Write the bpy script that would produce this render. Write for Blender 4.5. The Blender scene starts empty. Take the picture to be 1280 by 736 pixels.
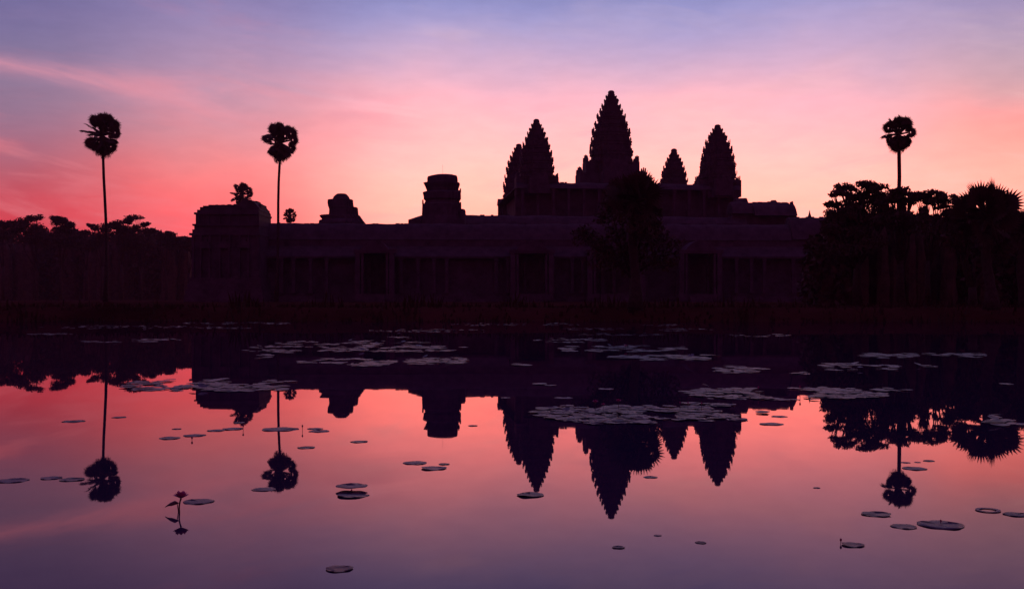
import bpy, math, random
from mathutils import Vector, Matrix, noise
R = math.radians
PI = math.pi
rnd = random.Random(7)
scn = bpy.context.scene
COL = scn.collection

# ------------------------------------------------------------------ camera
F, HY, EYE = 1350.0, 373.0, 1.6          # focal length in photo pixels, horizon row, eye height over the water
cam_d = bpy.data.cameras.new('camera')
cam = bpy.data.objects.new('camera', cam_d); COL.objects.link(cam)
cam.location = (0, 0, EYE); cam.rotation_euler = (R(90), 0, 0)
cam_d.sensor_fit = 'HORIZONTAL'; cam_d.sensor_width = 36.0
cam_d.lens = 36.0 * F / 1280.0
cam_d.shift_y = (HY - 368.0) / 1280.0
cam_d.clip_start = 0.1; cam_d.clip_end = 9000
scn.camera = cam

# ------------------------------------------------------------------ view
scn.view_settings.view_transform = 'Standard'
scn.view_settings.look = 'None'
scn.view_settings.gamma = 1.0
scn.view_settings.exposure = 0.0
scn.view_settings.use_curve_mapping = False
scn.cycles.max_bounces = 6

SUN_AZ, SUN_EL = 5.2, 1.2                # degrees right of the view axis, above the horizon: behind the central tower

def lin(c):
    return tuple(((v/255.0)/12.92 if v <= 10 else ((v/255.0 + 0.055)/1.055)**2.4) for v in c)

# ------------------------------------------------------------------ sky
world = bpy.data.worlds.new('World'); scn.world = world
world.use_nodes = True
nt = world.node_tree; N = nt.nodes; Lk = nt.links
N.clear()
def nd(t, **kw):
    n = N.new(t)
    for k, v in kw.items(): setattr(n, k, v)
    return n
def math_(op, a, b=None, c=None, clamp=False):
    n = nd('ShaderNodeMath', operation=op, use_clamp=clamp)
    for i, v in enumerate((a, b, c)):
        if v is None: continue
        if isinstance(v, (int, float)): n.inputs[i].default_value = v
        else: Lk.new(v, n.inputs[i])
    return n.outputs[0]
def smooth(v, a, b, lo=0.0, hi=1.0):
    n = nd('ShaderNodeMapRange', interpolation_type='SMOOTHERSTEP')
    Lk.new(v, n.inputs[0])
    for i, x in enumerate((a, b, lo, hi)): n.inputs[i+1].default_value = x
    return n.outputs[0]
def mixc(f, a, b, blend='MIX'):
    n = nd('ShaderNodeMix', data_type='RGBA', blend_type=blend)
    if isinstance(f, (int, float)): n.inputs[0].default_value = f
    else: Lk.new(f, n.inputs[0])
    for i, v in ((6, a), (7, b)):
        if isinstance(v, tuple): n.inputs[i].default_value = (*v, 1)
        else: Lk.new(v, n.inputs[i])
    return n.outputs[2]
tc = nd('ShaderNodeTexCoord')
sep = nd('ShaderNodeSeparateXYZ'); Lk.new(tc.outputs['Generated'], sep.inputs[0])
az = math_('ARCTAN2', sep.outputs[0], sep.outputs[1])
el = math_('ARCSINE', sep.outputs[2])
def nz(sx, sy, rot, scale, detail, rough=0.55, dist=0.0, off=(0, 0, 0)):
    cb = nd('ShaderNodeCombineXYZ'); Lk.new(az, cb.inputs[0]); Lk.new(el, cb.inputs[1])
    mp = nd('ShaderNodeMapping'); Lk.new(cb.outputs[0], mp.inputs[0])
    mp.inputs['Rotation'].default_value = (0, 0, rot)
    m2 = nd('ShaderNodeMapping'); Lk.new(mp.outputs[0], m2.inputs[0])
    m2.inputs['Scale'].default_value = (sx, sy, 1); m2.inputs['Location'].default_value = off
    n = nd('ShaderNodeTexNoise'); Lk.new(m2.outputs[0], n.inputs['Vector'])
    n.inputs['Scale'].default_value = scale; n.inputs['Detail'].default_value = detail
    n.inputs['Roughness'].default_value = rough; n.inputs['Distortion'].default_value = dist
    return n.outputs[0]
# slow wander of the cloud layers, so that the bands are not level
wob = nz(2.2, 3.0, 0.0, 1.6, 3.0)
el_w = math_('MULTIPLY_ADD', math_('SUBTRACT', wob, 0.5), 0.075, el)
def sky_ramp(stops):
    n = nd('ShaderNodeValToRGB'); Lk.new(math_('DIVIDE', el_w, 0.6, clamp=True), n.inputs[0])
    cr = n.color_ramp; cr.interpolation = 'B_SPLINE'
    es = cr.elements
    while len(es) > 1: es.remove(es[-1])
    for i, (y, c, gain) in enumerate(stops):
        v = y if y < 0 else math.atan((HY - y)/F)
        p = (-y if y < 0 else v)/0.6
        e = es[0] if i == 0 else es.new(p)
        e.position = p
        l = lin(c); e.color = (l[0]*gain/3, l[1]/3, l[2]/3, 1)      # stored at a third: the low sky is brighter than 1
    return mixc(1.0, n.outputs[0], (3.0, 3.0, 3.0), 'MULTIPLY')
HI = [(-0.36, (104, 104, 160), 1), (-0.6, (66, 60, 116), 1)]
r_left = sky_ramp([(368, (200, 44, 64), 1.1), (300, (208, 56, 72), 1.1), (262, (212, 74, 88), 1.05), (218, (186, 100, 116), 1.0),
                   (170, (162, 116, 142), 1), (125, (143, 124, 154), 1), (80, (130, 118, 160), 1), (40, (117, 109, 158), 1)] + HI)
r_ml = sky_ramp([(368, (250, 76, 84), 1.35), (300, (255, 98, 106), 1.35), (252, (255, 124, 126), 1.3), (204, (250, 144, 142), 1.15),
                 (155, (224, 154, 166), 1), (108, (196, 154, 180), 1), (60, (164, 144, 186), 1), (14, (144, 132, 182), 1)] + HI)
r_c = sky_ramp([(368, (255, 178, 150), 2.4), (290, (255, 206, 180), 2.4), (235, (255, 213, 195), 2.3), (195, (253, 208, 201), 2.0),
                (150, (244, 198, 203), 1.5), (100, (223, 184, 207), 1.1), (50, (186, 169, 212), 1), (4, (148, 152, 210), 1)] + HI)
r_r = sky_ramp([(368, (255, 168, 140), 1.9), (280, (255, 196, 168), 2.1), (225, (255, 196, 178), 1.9), (188, (248, 166, 156), 1.4),
                (155, (226, 166, 172), 1), (125, (208, 170, 182), 1), (80, (186, 162, 190), 1), (40, (168, 152, 194), 1)] + HI)
c = mixc(smooth(az, -0.46, -0.22), r_left, r_ml)
c = mixc(smooth(az, -0.27, -0.06), c, r_c)
c = mixc(smooth(az, 0.24, 0.48), c, r_r)
# cirrus: a long streak falling to the right, and softer streaks rising to the right
def band(x0, y0, x1, y1, w0, w1, az_in, az_out):
    u0, u1 = math.atan((x0-640)/F), math.atan((x1-640)/F); v0, v1 = math.atan((HY-y0)/F*math.cos(u0)), math.atan((HY-y1)/F*math.cos(u1))
    s = (v1-v0)/(u1-u0)
    line = math_('MULTIPLY_ADD', az, s, v0 - s*u0)
    d = math_('ABSOLUTE', math_('SUBTRACT', el, line))
    w = smooth(az, u0, u1, w0, w1)
    q = math_('DIVIDE', d, w)
    g = math_('EXPONENT', math_('MULTIPLY', math_('MULTIPLY', q, q), -1.0))
    ui = math.atan((az_in-640)/F); uo = math.atan((az_out-640)/F)
    fade = smooth(az, uo-0.16, uo, 1.0, 0.0)
    return math_('MULTIPLY', g, fade)
st1 = nz(2.6, 15.0, R(9), 2.0, 6.0, 0.6, 0.6)
st2 = nz(1.8, 10.0, R(-7), 2.0, 6.0, 0.58, 0.5, (3.1, 1.7, 0))
b1 = math_('MULTIPLY', band(0, 80, 480, 150, 0.008, 0.030, 0, 620), smooth(st1, 0.28, 0.62))
c = mixc(math_('MULTIPLY', b1, 0.62, clamp=True), c, lin((240, 156, 172)))
b2 = math_('MULTIPLY', band(0, 182, 330, 172, 0.007, 0.006, 0, 120), smooth(st1, 0.3, 0.6))
c = mixc(math_('MULTIPLY', b2, 0.55, clamp=True), c, lin((228, 108, 122)))
warm = smooth(el, 0.02, 0.28, 0.44, 0.08)
m1 = math_('MULTIPLY', smooth(st1, 0.48, 0.74), warm)
c = mixc(m1, c, mixc(smooth(az, -0.3, -0.05), lin((244, 140, 150)), lin((255, 214, 208))), 'MIX')
m2 = math_('MULTIPLY', smooth(st2, 0.5, 0.78), warm)
c = mixc(m2, c, mixc(smooth(az, -0.3, -0.05), lin((236, 116, 126)), lin((255, 194, 188))), 'MIX')
cool = math_('MULTIPLY', smooth(st2, 0.46, 0.22), 0.24)
c = mixc(cool, c, lin((164, 134, 170)), 'MIX')
fine = nz(6, 20, 0, 5.0, 4.0, 0.6)
c = mixc(1.0, c, mixc(smooth(fine, 0.25, 0.75), (0.97, 0.97, 0.975), (1.03, 1.03, 1.025)), 'MULTIPLY')
# the unseen west, behind the viewer, is tinted plum to redden the silhouettes
west = smooth(math_('ABSOLUTE', az), 0.55, 1.7)
c = mixc(west, c, mixc(smooth(el, 0.0, 0.8), lin((112, 34, 78)), lin((76, 40, 92))))
zen = smooth(el, 0.34, 1.2)
c = mixc(zen, c, lin((84, 62, 124)))
below = smooth(el, -0.02, 0.0)
c = mixc(below, lin((20, 8, 16)), c)
skyt = nd('ShaderNodeTexSky', sky_type='NISHITA', sun_disc=False)
skyt.sun_elevation = R(SUN_EL); skyt.sun_rotation = R(SUN_AZ)
skyt.air_density = 1.6; skyt.dust_density = 2.0
bg1 = nd('ShaderNodeBackground'); Lk.new(skyt.outputs[0], bg1.inputs[0]); bg1.inputs[1].default_value = 0.002
bg2 = nd('ShaderNodeBackground'); Lk.new(c, bg2.inputs[0]); bg2.inputs[1].default_value = 1.0
addn = nd('ShaderNodeAddShader'); Lk.new(bg1.outputs[0], addn.inputs[0]); Lk.new(bg2.outputs[0], addn.inputs[1])
wo = nd('ShaderNodeOutputWorld'); Lk.new(addn.outputs[0], wo.inputs[0])

sun_d = bpy.data.lights.new('sun', 'SUN'); sun = bpy.data.objects.new('sun', sun_d); COL.objects.link(sun)
sun_d.energy = 0.12; sun_d.angle = R(0.5); sun_d.color = (1.0, 0.5, 0.34)
sdir = Vector((math.sin(R(SUN_AZ))*math.cos(R(SUN_EL)), math.cos(R(SUN_AZ))*math.cos(R(SUN_EL)), math.sin(R(SUN_EL))))
sun.rotation_euler = (-sdir).to_track_quat('-Z', 'Y').to_euler()
sun.location = (0, -20, 60)

# ------------------------------------------------------------------ materials
def mat(name, col, rough=0.8, var=0.35, scale=2.0, spec=0.3, bump=0.0, col2=None, detail=6.0):
    m = bpy.data.materials.new(name); m.use_nodes = True
    t = m.node_tree; b = t.nodes['Principled BSDF']
    co = t.nodes.new('ShaderNodeTexCoord')
    n = t.nodes.new('ShaderNodeTexNoise'); n.inputs['Scale'].default_value = scale; n.inputs['Detail'].default_value = detail
    n.inputs['Roughness'].default_value = 0.65
    t.links.new(co.outputs['Object'], n.inputs['Vector'])
    cr = t.nodes.new('ShaderNodeValToRGB')
    c2 = col2 or tuple(v*(1+var) for v in col)
    cr.color_ramp.elements[0].position = 0.3; cr.color_ramp.elements[1].position = 0.7
    cr.color_ramp.elements[0].color = (*[v*(1-var) for v in col], 1)
    cr.color_ramp.elements[1].color = (*c2, 1)
    t.links.new(n.outputs[0], cr.inputs[0]); t.links.new(cr.outputs[0], b.inputs['Base Color'])
    b.inputs['Roughness'].default_value = rough; b.inputs['Specular IOR Level'].default_value = spec
    if bump:
        bp = t.nodes.new('ShaderNodeBump'); bp.inputs['Strength'].default_value = bump; bp.inputs['Distance'].default_value = 0.1
        t.links.new(n.outputs[0], bp.inputs['Height']); t.links.new(bp.outputs[0], b.inputs['Normal'])
    return m
M = {}
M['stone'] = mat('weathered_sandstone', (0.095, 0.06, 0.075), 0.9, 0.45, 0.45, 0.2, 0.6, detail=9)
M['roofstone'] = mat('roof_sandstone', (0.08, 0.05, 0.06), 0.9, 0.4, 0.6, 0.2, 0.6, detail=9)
M['leaf'] = mat('foliage', (0.085, 0.055, 0.035), 0.7, 0.5, 0.6, 0.2)
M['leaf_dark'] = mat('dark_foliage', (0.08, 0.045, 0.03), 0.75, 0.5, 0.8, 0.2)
M['dead_leaf'] = mat('dead_frond', (0.10, 0.06, 0.04), 0.85, 0.4, 1.0, 0.1)
M['bark'] = mat('bark', (0.055, 0.036, 0.03), 0.9, 0.4, 3.0, 0.1, 0.4)
M['grass'] = mat('bank_grass', (0.05, 0.025, 0.016), 0.85, 0.4, 1.5, 0.1)
M['ground'] = mat('lawn_soil', (0.07, 0.022, 0.017), 0.95, 0.5, 0.12, 0.0, 0.0, detail=10)
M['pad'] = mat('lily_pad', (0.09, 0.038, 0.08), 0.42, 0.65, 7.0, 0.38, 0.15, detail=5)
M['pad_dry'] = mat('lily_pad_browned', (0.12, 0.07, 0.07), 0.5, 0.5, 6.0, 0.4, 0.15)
M['petal'] = mat('lotus_petal', (0.55, 0.10, 0.26), 0.5, 0.35, 20.0, 0.3)
M['stem'] = mat('stem', (0.07, 0.045, 0.04), 0.6, 0.3, 20.0, 0.3)

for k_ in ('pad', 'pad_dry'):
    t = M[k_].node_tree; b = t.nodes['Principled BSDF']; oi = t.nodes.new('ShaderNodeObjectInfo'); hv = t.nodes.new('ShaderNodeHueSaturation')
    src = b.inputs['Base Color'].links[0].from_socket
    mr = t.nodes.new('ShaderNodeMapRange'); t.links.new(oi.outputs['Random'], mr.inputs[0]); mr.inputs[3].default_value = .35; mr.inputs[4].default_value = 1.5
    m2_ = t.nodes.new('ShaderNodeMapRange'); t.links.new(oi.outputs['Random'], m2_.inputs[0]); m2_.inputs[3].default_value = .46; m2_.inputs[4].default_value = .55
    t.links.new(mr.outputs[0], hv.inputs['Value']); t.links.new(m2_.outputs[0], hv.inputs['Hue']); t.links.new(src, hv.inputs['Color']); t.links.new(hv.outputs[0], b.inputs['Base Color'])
wm = bpy.data.materials.new('pond_water'); wm.use_nodes = True
t = wm.node_tree; b = t.nodes['Principled BSDF']; out = t.nodes['Material Output']
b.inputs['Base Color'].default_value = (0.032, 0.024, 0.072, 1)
b.inputs['Roughness'].default_value = 1.0; b.inputs['Specular IOR Level'].default_value = 0.0
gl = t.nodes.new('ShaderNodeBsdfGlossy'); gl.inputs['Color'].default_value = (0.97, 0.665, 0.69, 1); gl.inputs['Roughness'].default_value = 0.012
fr = t.nodes.new('ShaderNodeFresnel'); fr.inputs['IOR'].default_value = 1.333
mx = t.nodes.new('ShaderNodeMixShader')
co = t.nodes.new('ShaderNodeTexCoord')
mp = t.nodes.new('ShaderNodeMapping'); mp.inputs['Scale'].default_value = (0.55, 1.0, 1.0)
n1 = t.nodes.new('ShaderNodeTexNoise'); n1.inputs['Scale'].default_value = 0.9; n1.inputs['Detail'].default_value = 3
n2 = t.nodes.new('ShaderNodeTexNoise'); n2.inputs['Scale'].default_value = 0.12; n2.inputs['Detail'].default_value = 2
t.links.new(co.outputs['Object'], mp.inputs[0]); t.links.new(mp.outputs[0], n1.inputs['Vector']); t.links.new(mp.outputs[0], n2.inputs['Vector'])
mu = t.nodes.new('ShaderNodeMath'); mu.operation = 'MULTIPLY_ADD'
t.links.new(n1.outputs[0], mu.inputs[0]); mu.inputs[1].default_value = 0.3; t.links.new(n2.outputs[0], mu.inputs[2])
n3 = t.nodes.new('ShaderNodeTexNoise'); n3.inputs['Scale'].default_value = 2.6; n3.inputs['Detail'].default_value = 2
n4 = t.nodes.new('ShaderNodeTexNoise'); n4.inputs['Scale'].default_value = 0.075; n4.inputs['Detail'].default_value = 3
t.links.new(mp.outputs[0], n3.inputs['Vector']); t.links.new(co.outputs['Object'], n4.inputs['Vector'])
mk = t.nodes.new('ShaderNodeMapRange'); t.links.new(n4.outputs[0], mk.inputs[0])          # patches of breeze ripple
for i_, v_ in enumerate((.5, .66, .015, .16)): mk.inputs[i_+1].default_value = v_
mu2 = t.nodes.new('ShaderNodeMath'); mu2.operation = 'MULTIPLY_ADD'
t.links.new(n3.outputs[0], mu2.inputs[0]); t.links.new(mk.outputs[0], mu2.inputs[1]); t.links.new(mu.outputs[0], mu2.inputs[2]); mu = mu2
bp = t.nodes.new('ShaderNodeBump'); bp.inputs['Strength'].default_value = 1.0; bp.inputs['Distance'].default_value = 0.0016
t.links.new(mu.outputs[0], bp.inputs['Height'])
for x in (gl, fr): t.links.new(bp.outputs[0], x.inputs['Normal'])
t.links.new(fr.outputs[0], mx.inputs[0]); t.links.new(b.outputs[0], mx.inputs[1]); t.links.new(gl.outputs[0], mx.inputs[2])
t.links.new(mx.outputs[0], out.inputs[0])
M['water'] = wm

# ------------------------------------------------------------------ mesh helpers
class MB:
    def __init__(s): s.v = []; s.f = []
    def add(s, vs, fs):
        o = len(s.v); s.v += [tuple(v) for v in vs]; s.f += [tuple(i+o for i in f) for f in fs]
    def box(s, x0, x1, y0, y1, z0, z1):
        s.add([(x0,y0,z0),(x1,y0,z0),(x1,y1,z0),(x0,y1,z0),(x0,y0,z1),(x1,y0,z1),(x1,y1,z1),(x0,y1,z1)],
              [(3,2,1,0),(4,5,6,7),(0,1,5,4),(1,2,6,5),(2,3,7,6),(3,0,4,7)])
    def loft(s, rings, cap=True):
        n = len(rings[0]); vs = [p for r in rings for p in r]; fs = []
        for k in range(len(rings)-1):
            for i in range(n):
                j = (i+1) % n
                fs.append((k*n+i, k*n+j, (k+1)*n+j, (k+1)*n+i))
        if cap:
            fs.append(tuple(range(n-1, -1, -1))); fs.append(tuple((len(rings)-1)*n+i for i in range(n)))
        s.add(vs, fs)
    def tube(s, pts, rads, n=8):
        rings = []
        for i, p in enumerate(pts):
            p = Vector(p); a = Vector(pts[max(0, i-1)]); c = Vector(pts[min(len(pts)-1, i+1)])
            d = (c-a).normalized(); u = d.cross(Vector((0.13, 0.99, 0.05))).normalized(); w = d.cross(u)
            r = rads[i] if isinstance(rads, (list, tuple)) else rads
            rings.append([p + (u*math.cos(2*PI*k/n) + w*math.sin(2*PI*k/n))*r for k in range(n)])
        s.loft(rings)
    def lathe(s, prof, cx=0, cy=0, n=12):
        s.loft([[(cx+r*math.cos(2*PI*k/n), cy+r*math.sin(2*PI*k/n), z) for k in range(n)] for r, z in prof])
    def build(s, name, m, parent=None, smooth=False):
        me = bpy.data.meshes.new(name); me.from_pydata(s.v, [], s.f); me.materials.append(m)
        if smooth:
            for p in me.polygons: p.use_smooth = True
        me.update()
        o = bpy.data.objects.new(name, me); COL.objects.link(o)
        if parent: o.parent = parent
        return o
def tag(o, label=None, cat=None, group=None, kind=None):
    if label: o['label'] = label
    if cat: o['category'] = cat
    if group: o['group'] = group
    if kind: o['kind'] = kind
    return o
def empty(name, loc, label, cat, group=None, rz=0.0):
    o = bpy.data.objects.new(name, None); COL.objects.link(o); o.location = loc; o.rotation_euler = (0, 0, rz)
    o.empty_display_size = 0.3
    return tag(o, label, cat, group)
def wx(px, D): return (px-640.0)/F*D
def wz(py, D): return EYE + (HY-py)/F*D
def wD(py): return EYE*F/(py-HY)

# ------------------------------------------------------------------ ground and water
def pond_sd(x, y):     # > 0 outside the pond
    edge = 76.0 + 2.6*noise.noise((x*0.07, 3.0, 0)) + .9*noise.noise((x*.31, 7.0, 0)) - 0.07*x*(x > 0) + 0.02*x*(x < 0)*-1
    return max(y-edge, 3.6 + 0.5*noise.noise((x*0.2, 9.0, 0)) - y, abs(x)-78)
def ground_z(x, y):
    d = pond_sd(x, y)
    near = max(0.0, min(1.0, (30-y)/20))
    hgt = 0.95*(1-near) + 0.12*near
    s = max(0.0, min(1.0, (d+1.5)/4.0)); s = s*s*(3-2*s)
    z = -0.8 + (hgt+0.8)*s
    if d > 0: z += 0.10*noise.noise((x*0.11, y*0.11, 1)) * min(1, d/4) * (1-near*0.7)
    return z
xs = [-1000, -700, -500, -300, -200, -150, -120] + [i*2.0 for i in range(-50, 51)] + [120, 150, 200, 300, 500, 700, 1000]
ys = [-300, -150, -80, -40, -20] + [i*1.5 for i in range(-7, 66)] + [105, 115, 130, 150, 180, 220, 270, 330, 420, 600, 1000]
g = MB()
g.v = [(x, y, ground_z(x, y)) for y in ys for x in xs]
nx = len(xs)
g.f = [(j*nx+i, j*nx+i+1, (j+1)*nx+i+1, (j+1)*nx+i) for j in range(len(ys)-1) for i in range(nx-1)]
tag(g.build('ground', M['ground'], smooth=True), kind='structure')
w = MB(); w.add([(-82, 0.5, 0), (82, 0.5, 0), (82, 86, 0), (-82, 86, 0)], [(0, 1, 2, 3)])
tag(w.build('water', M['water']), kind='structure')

# thin dawn haze, tinted rosy and added to lift the dark silhouettes
hz = MB(); hz.box(-1020, 1020, -320, 1020, -3.0, 58.0)
hm = bpy.data.materials.new('rosy_lift_haze'); hm.use_nodes = True
t = hm.node_tree; t.nodes.remove(t.nodes['Principled BSDF'])
pvn = t.nodes.new('ShaderNodeVolumePrincipled'); pvn.inputs['Color'].default_value = (0.95, 0.42, 0.60, 1); pvn.inputs['Density'].default_value = 0.00016; pvn.inputs['Anisotropy'].default_value = 0.2
t.links.new(pvn.outputs[0], t.nodes['Material Output'].inputs['Volume'])
tag(hz.build('haze', hm), 'thin dawn haze over the pond and the temple grounds, tinted rosy to lift the dark silhouettes', 'haze', None, 'stuff')

# ------------------------------------------------------------------ temple
def redent(w, k=1.0):
    q = [(1, .34), (.88, .34), (.88, .58), (.74, .58), (.74, .74), (.58, .74), (.58, .88), (.34, .88), (.34, 1)]
    pts = []
    for r in range(4):
        c, s = math.cos(r*PI/2), math.sin(r*PI/2)
        for x, y in q: pts.append((w*(x*c - y*s), w*(x*s + y*c)))
    return pts
def ring(w, z, cx=0, cy=0): return [(cx+x, cy+y, z) for x, y in redent(w)]
def antefix(mb, x, y, z, wd, h, cx, cy):
    # a small leaf-shaped upright stone standing on a cornice
    a = math.atan2(y, x); u = Vector((-math.sin(a), math.cos(a), 0)); o = Vector((math.cos(a), math.sin(a), 0))
    p = Vector((cx+x, cy+y, z))
    pr = [(-.5, 0), (.5, 0), (.55, .4), (.0, 1), (-.55, .4)]
    front = [p + u*(a_*wd) + o*(wd*.18) + Vector((0, 0, b_*h)) + o*(b_*h*.03) for a_, b_ in pr]
    back = [q - o*(wd*.36) for q in front]
    mb.add(front+back, [(0,1,2,3,4), (9,8,7,6,5)] + [(i, i+5, (i+1) % 5 + 5, (i+1) % 5) for i in range(5)])
def lotus_tower(name, parent, cx, cy, zbase, tiers, ztip, label=None, seed=1):
    # tiers: list of (z of the cornice top, half width of the cornice) bottom to top
    rr = random.Random(seed)
    b = MB(); w0 = tiers[0][1]; z0 = tiers[0][0]
    b.loft([ring(w0*.93, zbase, cx, cy), ring(w0*.93, z0-1.2, cx, cy)])
    b.loft([ring(w0*1.06, zbase-0.2, cx, cy), ring(w0*1.06, zbase+1.4, cx, cy), ring(w0*.97, zbase+1.9, cx, cy)])
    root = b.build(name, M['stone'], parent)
    if label: root['label'] = label
    zb = z0-1.2
    for i, (zt, w) in enumerate(tiers):
        mb = MB(); h = zt-zb
        nxt = tiers[i+1][1] if i+1 < len(tiers) else w*.7
        jit = 1 + rr.uniform(-.028, .022)
        w *= jit
        mb.loft([ring(w*.94, zb, cx, cy), ring(w*.92, zt-h*.52, cx, cy), ring(w*.985, zt-h*.48, cx, cy), ring(w*.985, zt-h*.34, cx, cy),
                 ring(w*.96, zt-h*.32, cx, cy), ring(w*1.0, zt-h*.16, cx, cy), ring(w*1.0, zt, cx, cy), ring(nxt*.93, zt+.02, cx, cy)])
        ah = h*.46; aw = max(.3, w*.10)
        for k, (x, y) in enumerate(redent(w*.985)):
            if k % 9 in (0, 2, 4, 6, 8) and rr.random() < .78:
                antefix(mb, x*rr.uniform(.96, 1.03), y*rr.uniform(.96, 1.03), zt-.03, aw*rr.uniform(.8, 1.4), ah*rr.uniform(.3, 1.2), cx, cy)
        for r in range(4):          # a larger one on the middle of every face, with a niche below
            c, s = math.cos(r*PI/2), math.sin(r*PI/2)
            if rr.random() < .9: antefix(mb, w*.99*c, w*.99*s, zt-.03, aw*2.0, ah*1.2*rr.uniform(.7, 1.1), cx, cy)
        for q in range(5):       # fallen and shifted blocks lying on the ledge
            a = rr.uniform(0, 2*PI); b0 = w*rr.uniform(.62, .82); bs = rr.uniform(.12, .3)*max(.6, w*.22)
            mb.box(cx+b0*math.cos(a)-bs, cx+b0*math.cos(a)+bs, cy+b0*math.sin(a)-bs*.8, cy+b0*math.sin(a)+bs*.8, zt-.02, zt+bs*1.1)
        mb.v = [(x + .05*noise.noise((x*1.7, y*1.7, z*2.3)) , y, z + .07*noise.noise((x*.9, y*.9+5, z*.4))) for x, y, z in mb.v]
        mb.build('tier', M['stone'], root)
        zb = zt
    f = MB(); w = tiers[-1][1]*.72; h = ztip-zb
    f.lathe([(w*1.05, zb-.05), (w*1.1, zb+h*.10), (w*.9, zb+h*.16), (w*1.0, zb+h*.30), (w*1.02, zb+h*.42), (w*.78, zb+h*.5),
             (w*.9, zb+h*.62), (w*.84, zb+h*.8), (w*.66, zb+h*.93), (w*.4, zb+h)], cx, cy, 14)
    f.build('finial', M['stone'], root, smooth=False)
    return root
def vault(mb, x0, x1, yc, zeave, zridge, hd, nseg=7, axis='x'):
    prof = []
    for k in range(nseg+1):
        a = k/nseg
        prof.append((-hd*(1-a)**0.9 if a < 1 else 0, zeave + (zridge-zeave)*math.sin(a*PI/2)**0.85))
    prof = prof + [(-y, z) for y, z in prof[-2::-1]]
    prof = [(-hd-.25, zeave-.35)] + prof + [(hd+.25, zeave-.35)]
    def P(x, y, z): return (x, yc+y, z) if axis == 'x' else (yc+y, x, z)
    n = len(prof); m_ = max(1, int(abs(x1-x0)/2.2)); vr = random.Random(int(abs(x0*13+zridge*7))+m_)
    vs = []; fs = []; zmin = zeave-.35
    for k in range(m_+1):
        x = x0 + (x1-x0)*k/m_; dz = vr.uniform(-.16, .05)
        vs += [P(x, y, z + dz*(z-zmin)/(zridge-zmin)) for y, z in prof]
    for k in range(m_):
        o = k*n
        fs += [(o+i, o+i+n, o+i+1+n, o+i+1) for i in range(n-1)] + [(o, o+n-1, o+2*n-1, o+n)]
    fs += [tuple(range(n)), tuple(m_*n+i for i in range(n-1, -1, -1))]
    mb.add(vs, fs)
    x = x0+.4
    while x < x1-.8:
        w_ = vr.uniform(.5, 1.3)
        if vr.random() < .45:
            h_ = vr.uniform(.05, .22); a = P(x, -.2, zridge-.3); b = P(x+w_*.85, .2, zridge-.06+h_)
            mb.box(min(a[0], b[0]), max(a[0], b[0]), min(a[1], b[1]), max(a[1], b[1]), a[2], b[2])
        x += w_
class Frame:
    """local frame of a building: a pixel of the photograph and a local depth give a local x and z"""
    def __init__(s, X, Y, Z, rot): s.X, s.Y, s.Z, s.r = X, Y, Z, rot; s.c, s.s = math.cos(rot), math.sin(rot)
    def at(s, px, yl):
        t_ = (px-640)/F
        x = (t_*(s.Y + yl*s.c) - s.X + yl*s.s)/(s.c - t_*s.s)
        return x, s.Y + x*s.s + yl*s.c
    def x(s, px, yl): return s.at(px, yl)[0]
    def z(s, px, py, yl): return wz(py, s.at(px, yl)[1]) - s.Z
TR = R(6.1)
T = Frame(25.2, 275.5, 0.9, TR)
temple = empty('temple', (T.X, T.Y, T.Z), 'great dark stone temple with five pointed lotus-bud towers on stepped terraces', 'temple', rz=TR)
def px_tower(name, px, yl, prof, tip, basey, label, seed):
    x, D = T.at(px, yl); s_ = D/F
    tiers = [(wz(y, D)-T.Z, hw*s_*.965) for y, hw in prof]
    return lotus_tower(name, temple, x, yl, wz(basey, D)-T.Z, tiers, wz(tip, D)-T.Z, label, seed)
px_tower('tower', 764, 0, [(203, 28.5), (189, 27.6), (177, 26), (166, 24), (156, 21.3), (147, 18), (139.5, 15), (133, 12.2), (127, 9.2), (122, 6.8)], 113.5, 240,
         'tallest, central tower of the temple', 1)
px_tower('tower', 670.5, -20.5, [(222, 23.2), (211, 22.4), (201, 21.2), (191.5, 19.6), (182.5, 17.2), (175, 14.6), (168, 11.6), (162.5, 9), (157.5, 6.4)], 149, 242,
         'near tower on the left, in front of a shorter one', 2)
px_tower('tower', 648.5, 20.5, [(246, 20.5), (234, 19.8), (223, 18.6), (213, 16.6), (204.5, 14.2), (197.5, 11.4), (192, 8.6), (187, 6)], 180, 268,
         'shorter far tower at the left, half hidden by the near one', 3)
px_tower('tower', 842.5, 20.5, [(226, 17.5), (217.5, 16), (210.5, 13.8), (204.5, 11.3), (199.5, 8.8), (195, 6.4)], 186, 250,
         'shortest far tower between the central and the right tower', 4)
px_tower('tower', 897, -20.5, [(229, 23.8), (218, 23.2), (207.5, 22), (197.5, 20.2), (188, 18), (179.5, 15.2), (172.5, 11.8), (167.5, 9), (163, 6.4)], 156, 248,
         'near tower on the right', 5)
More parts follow.
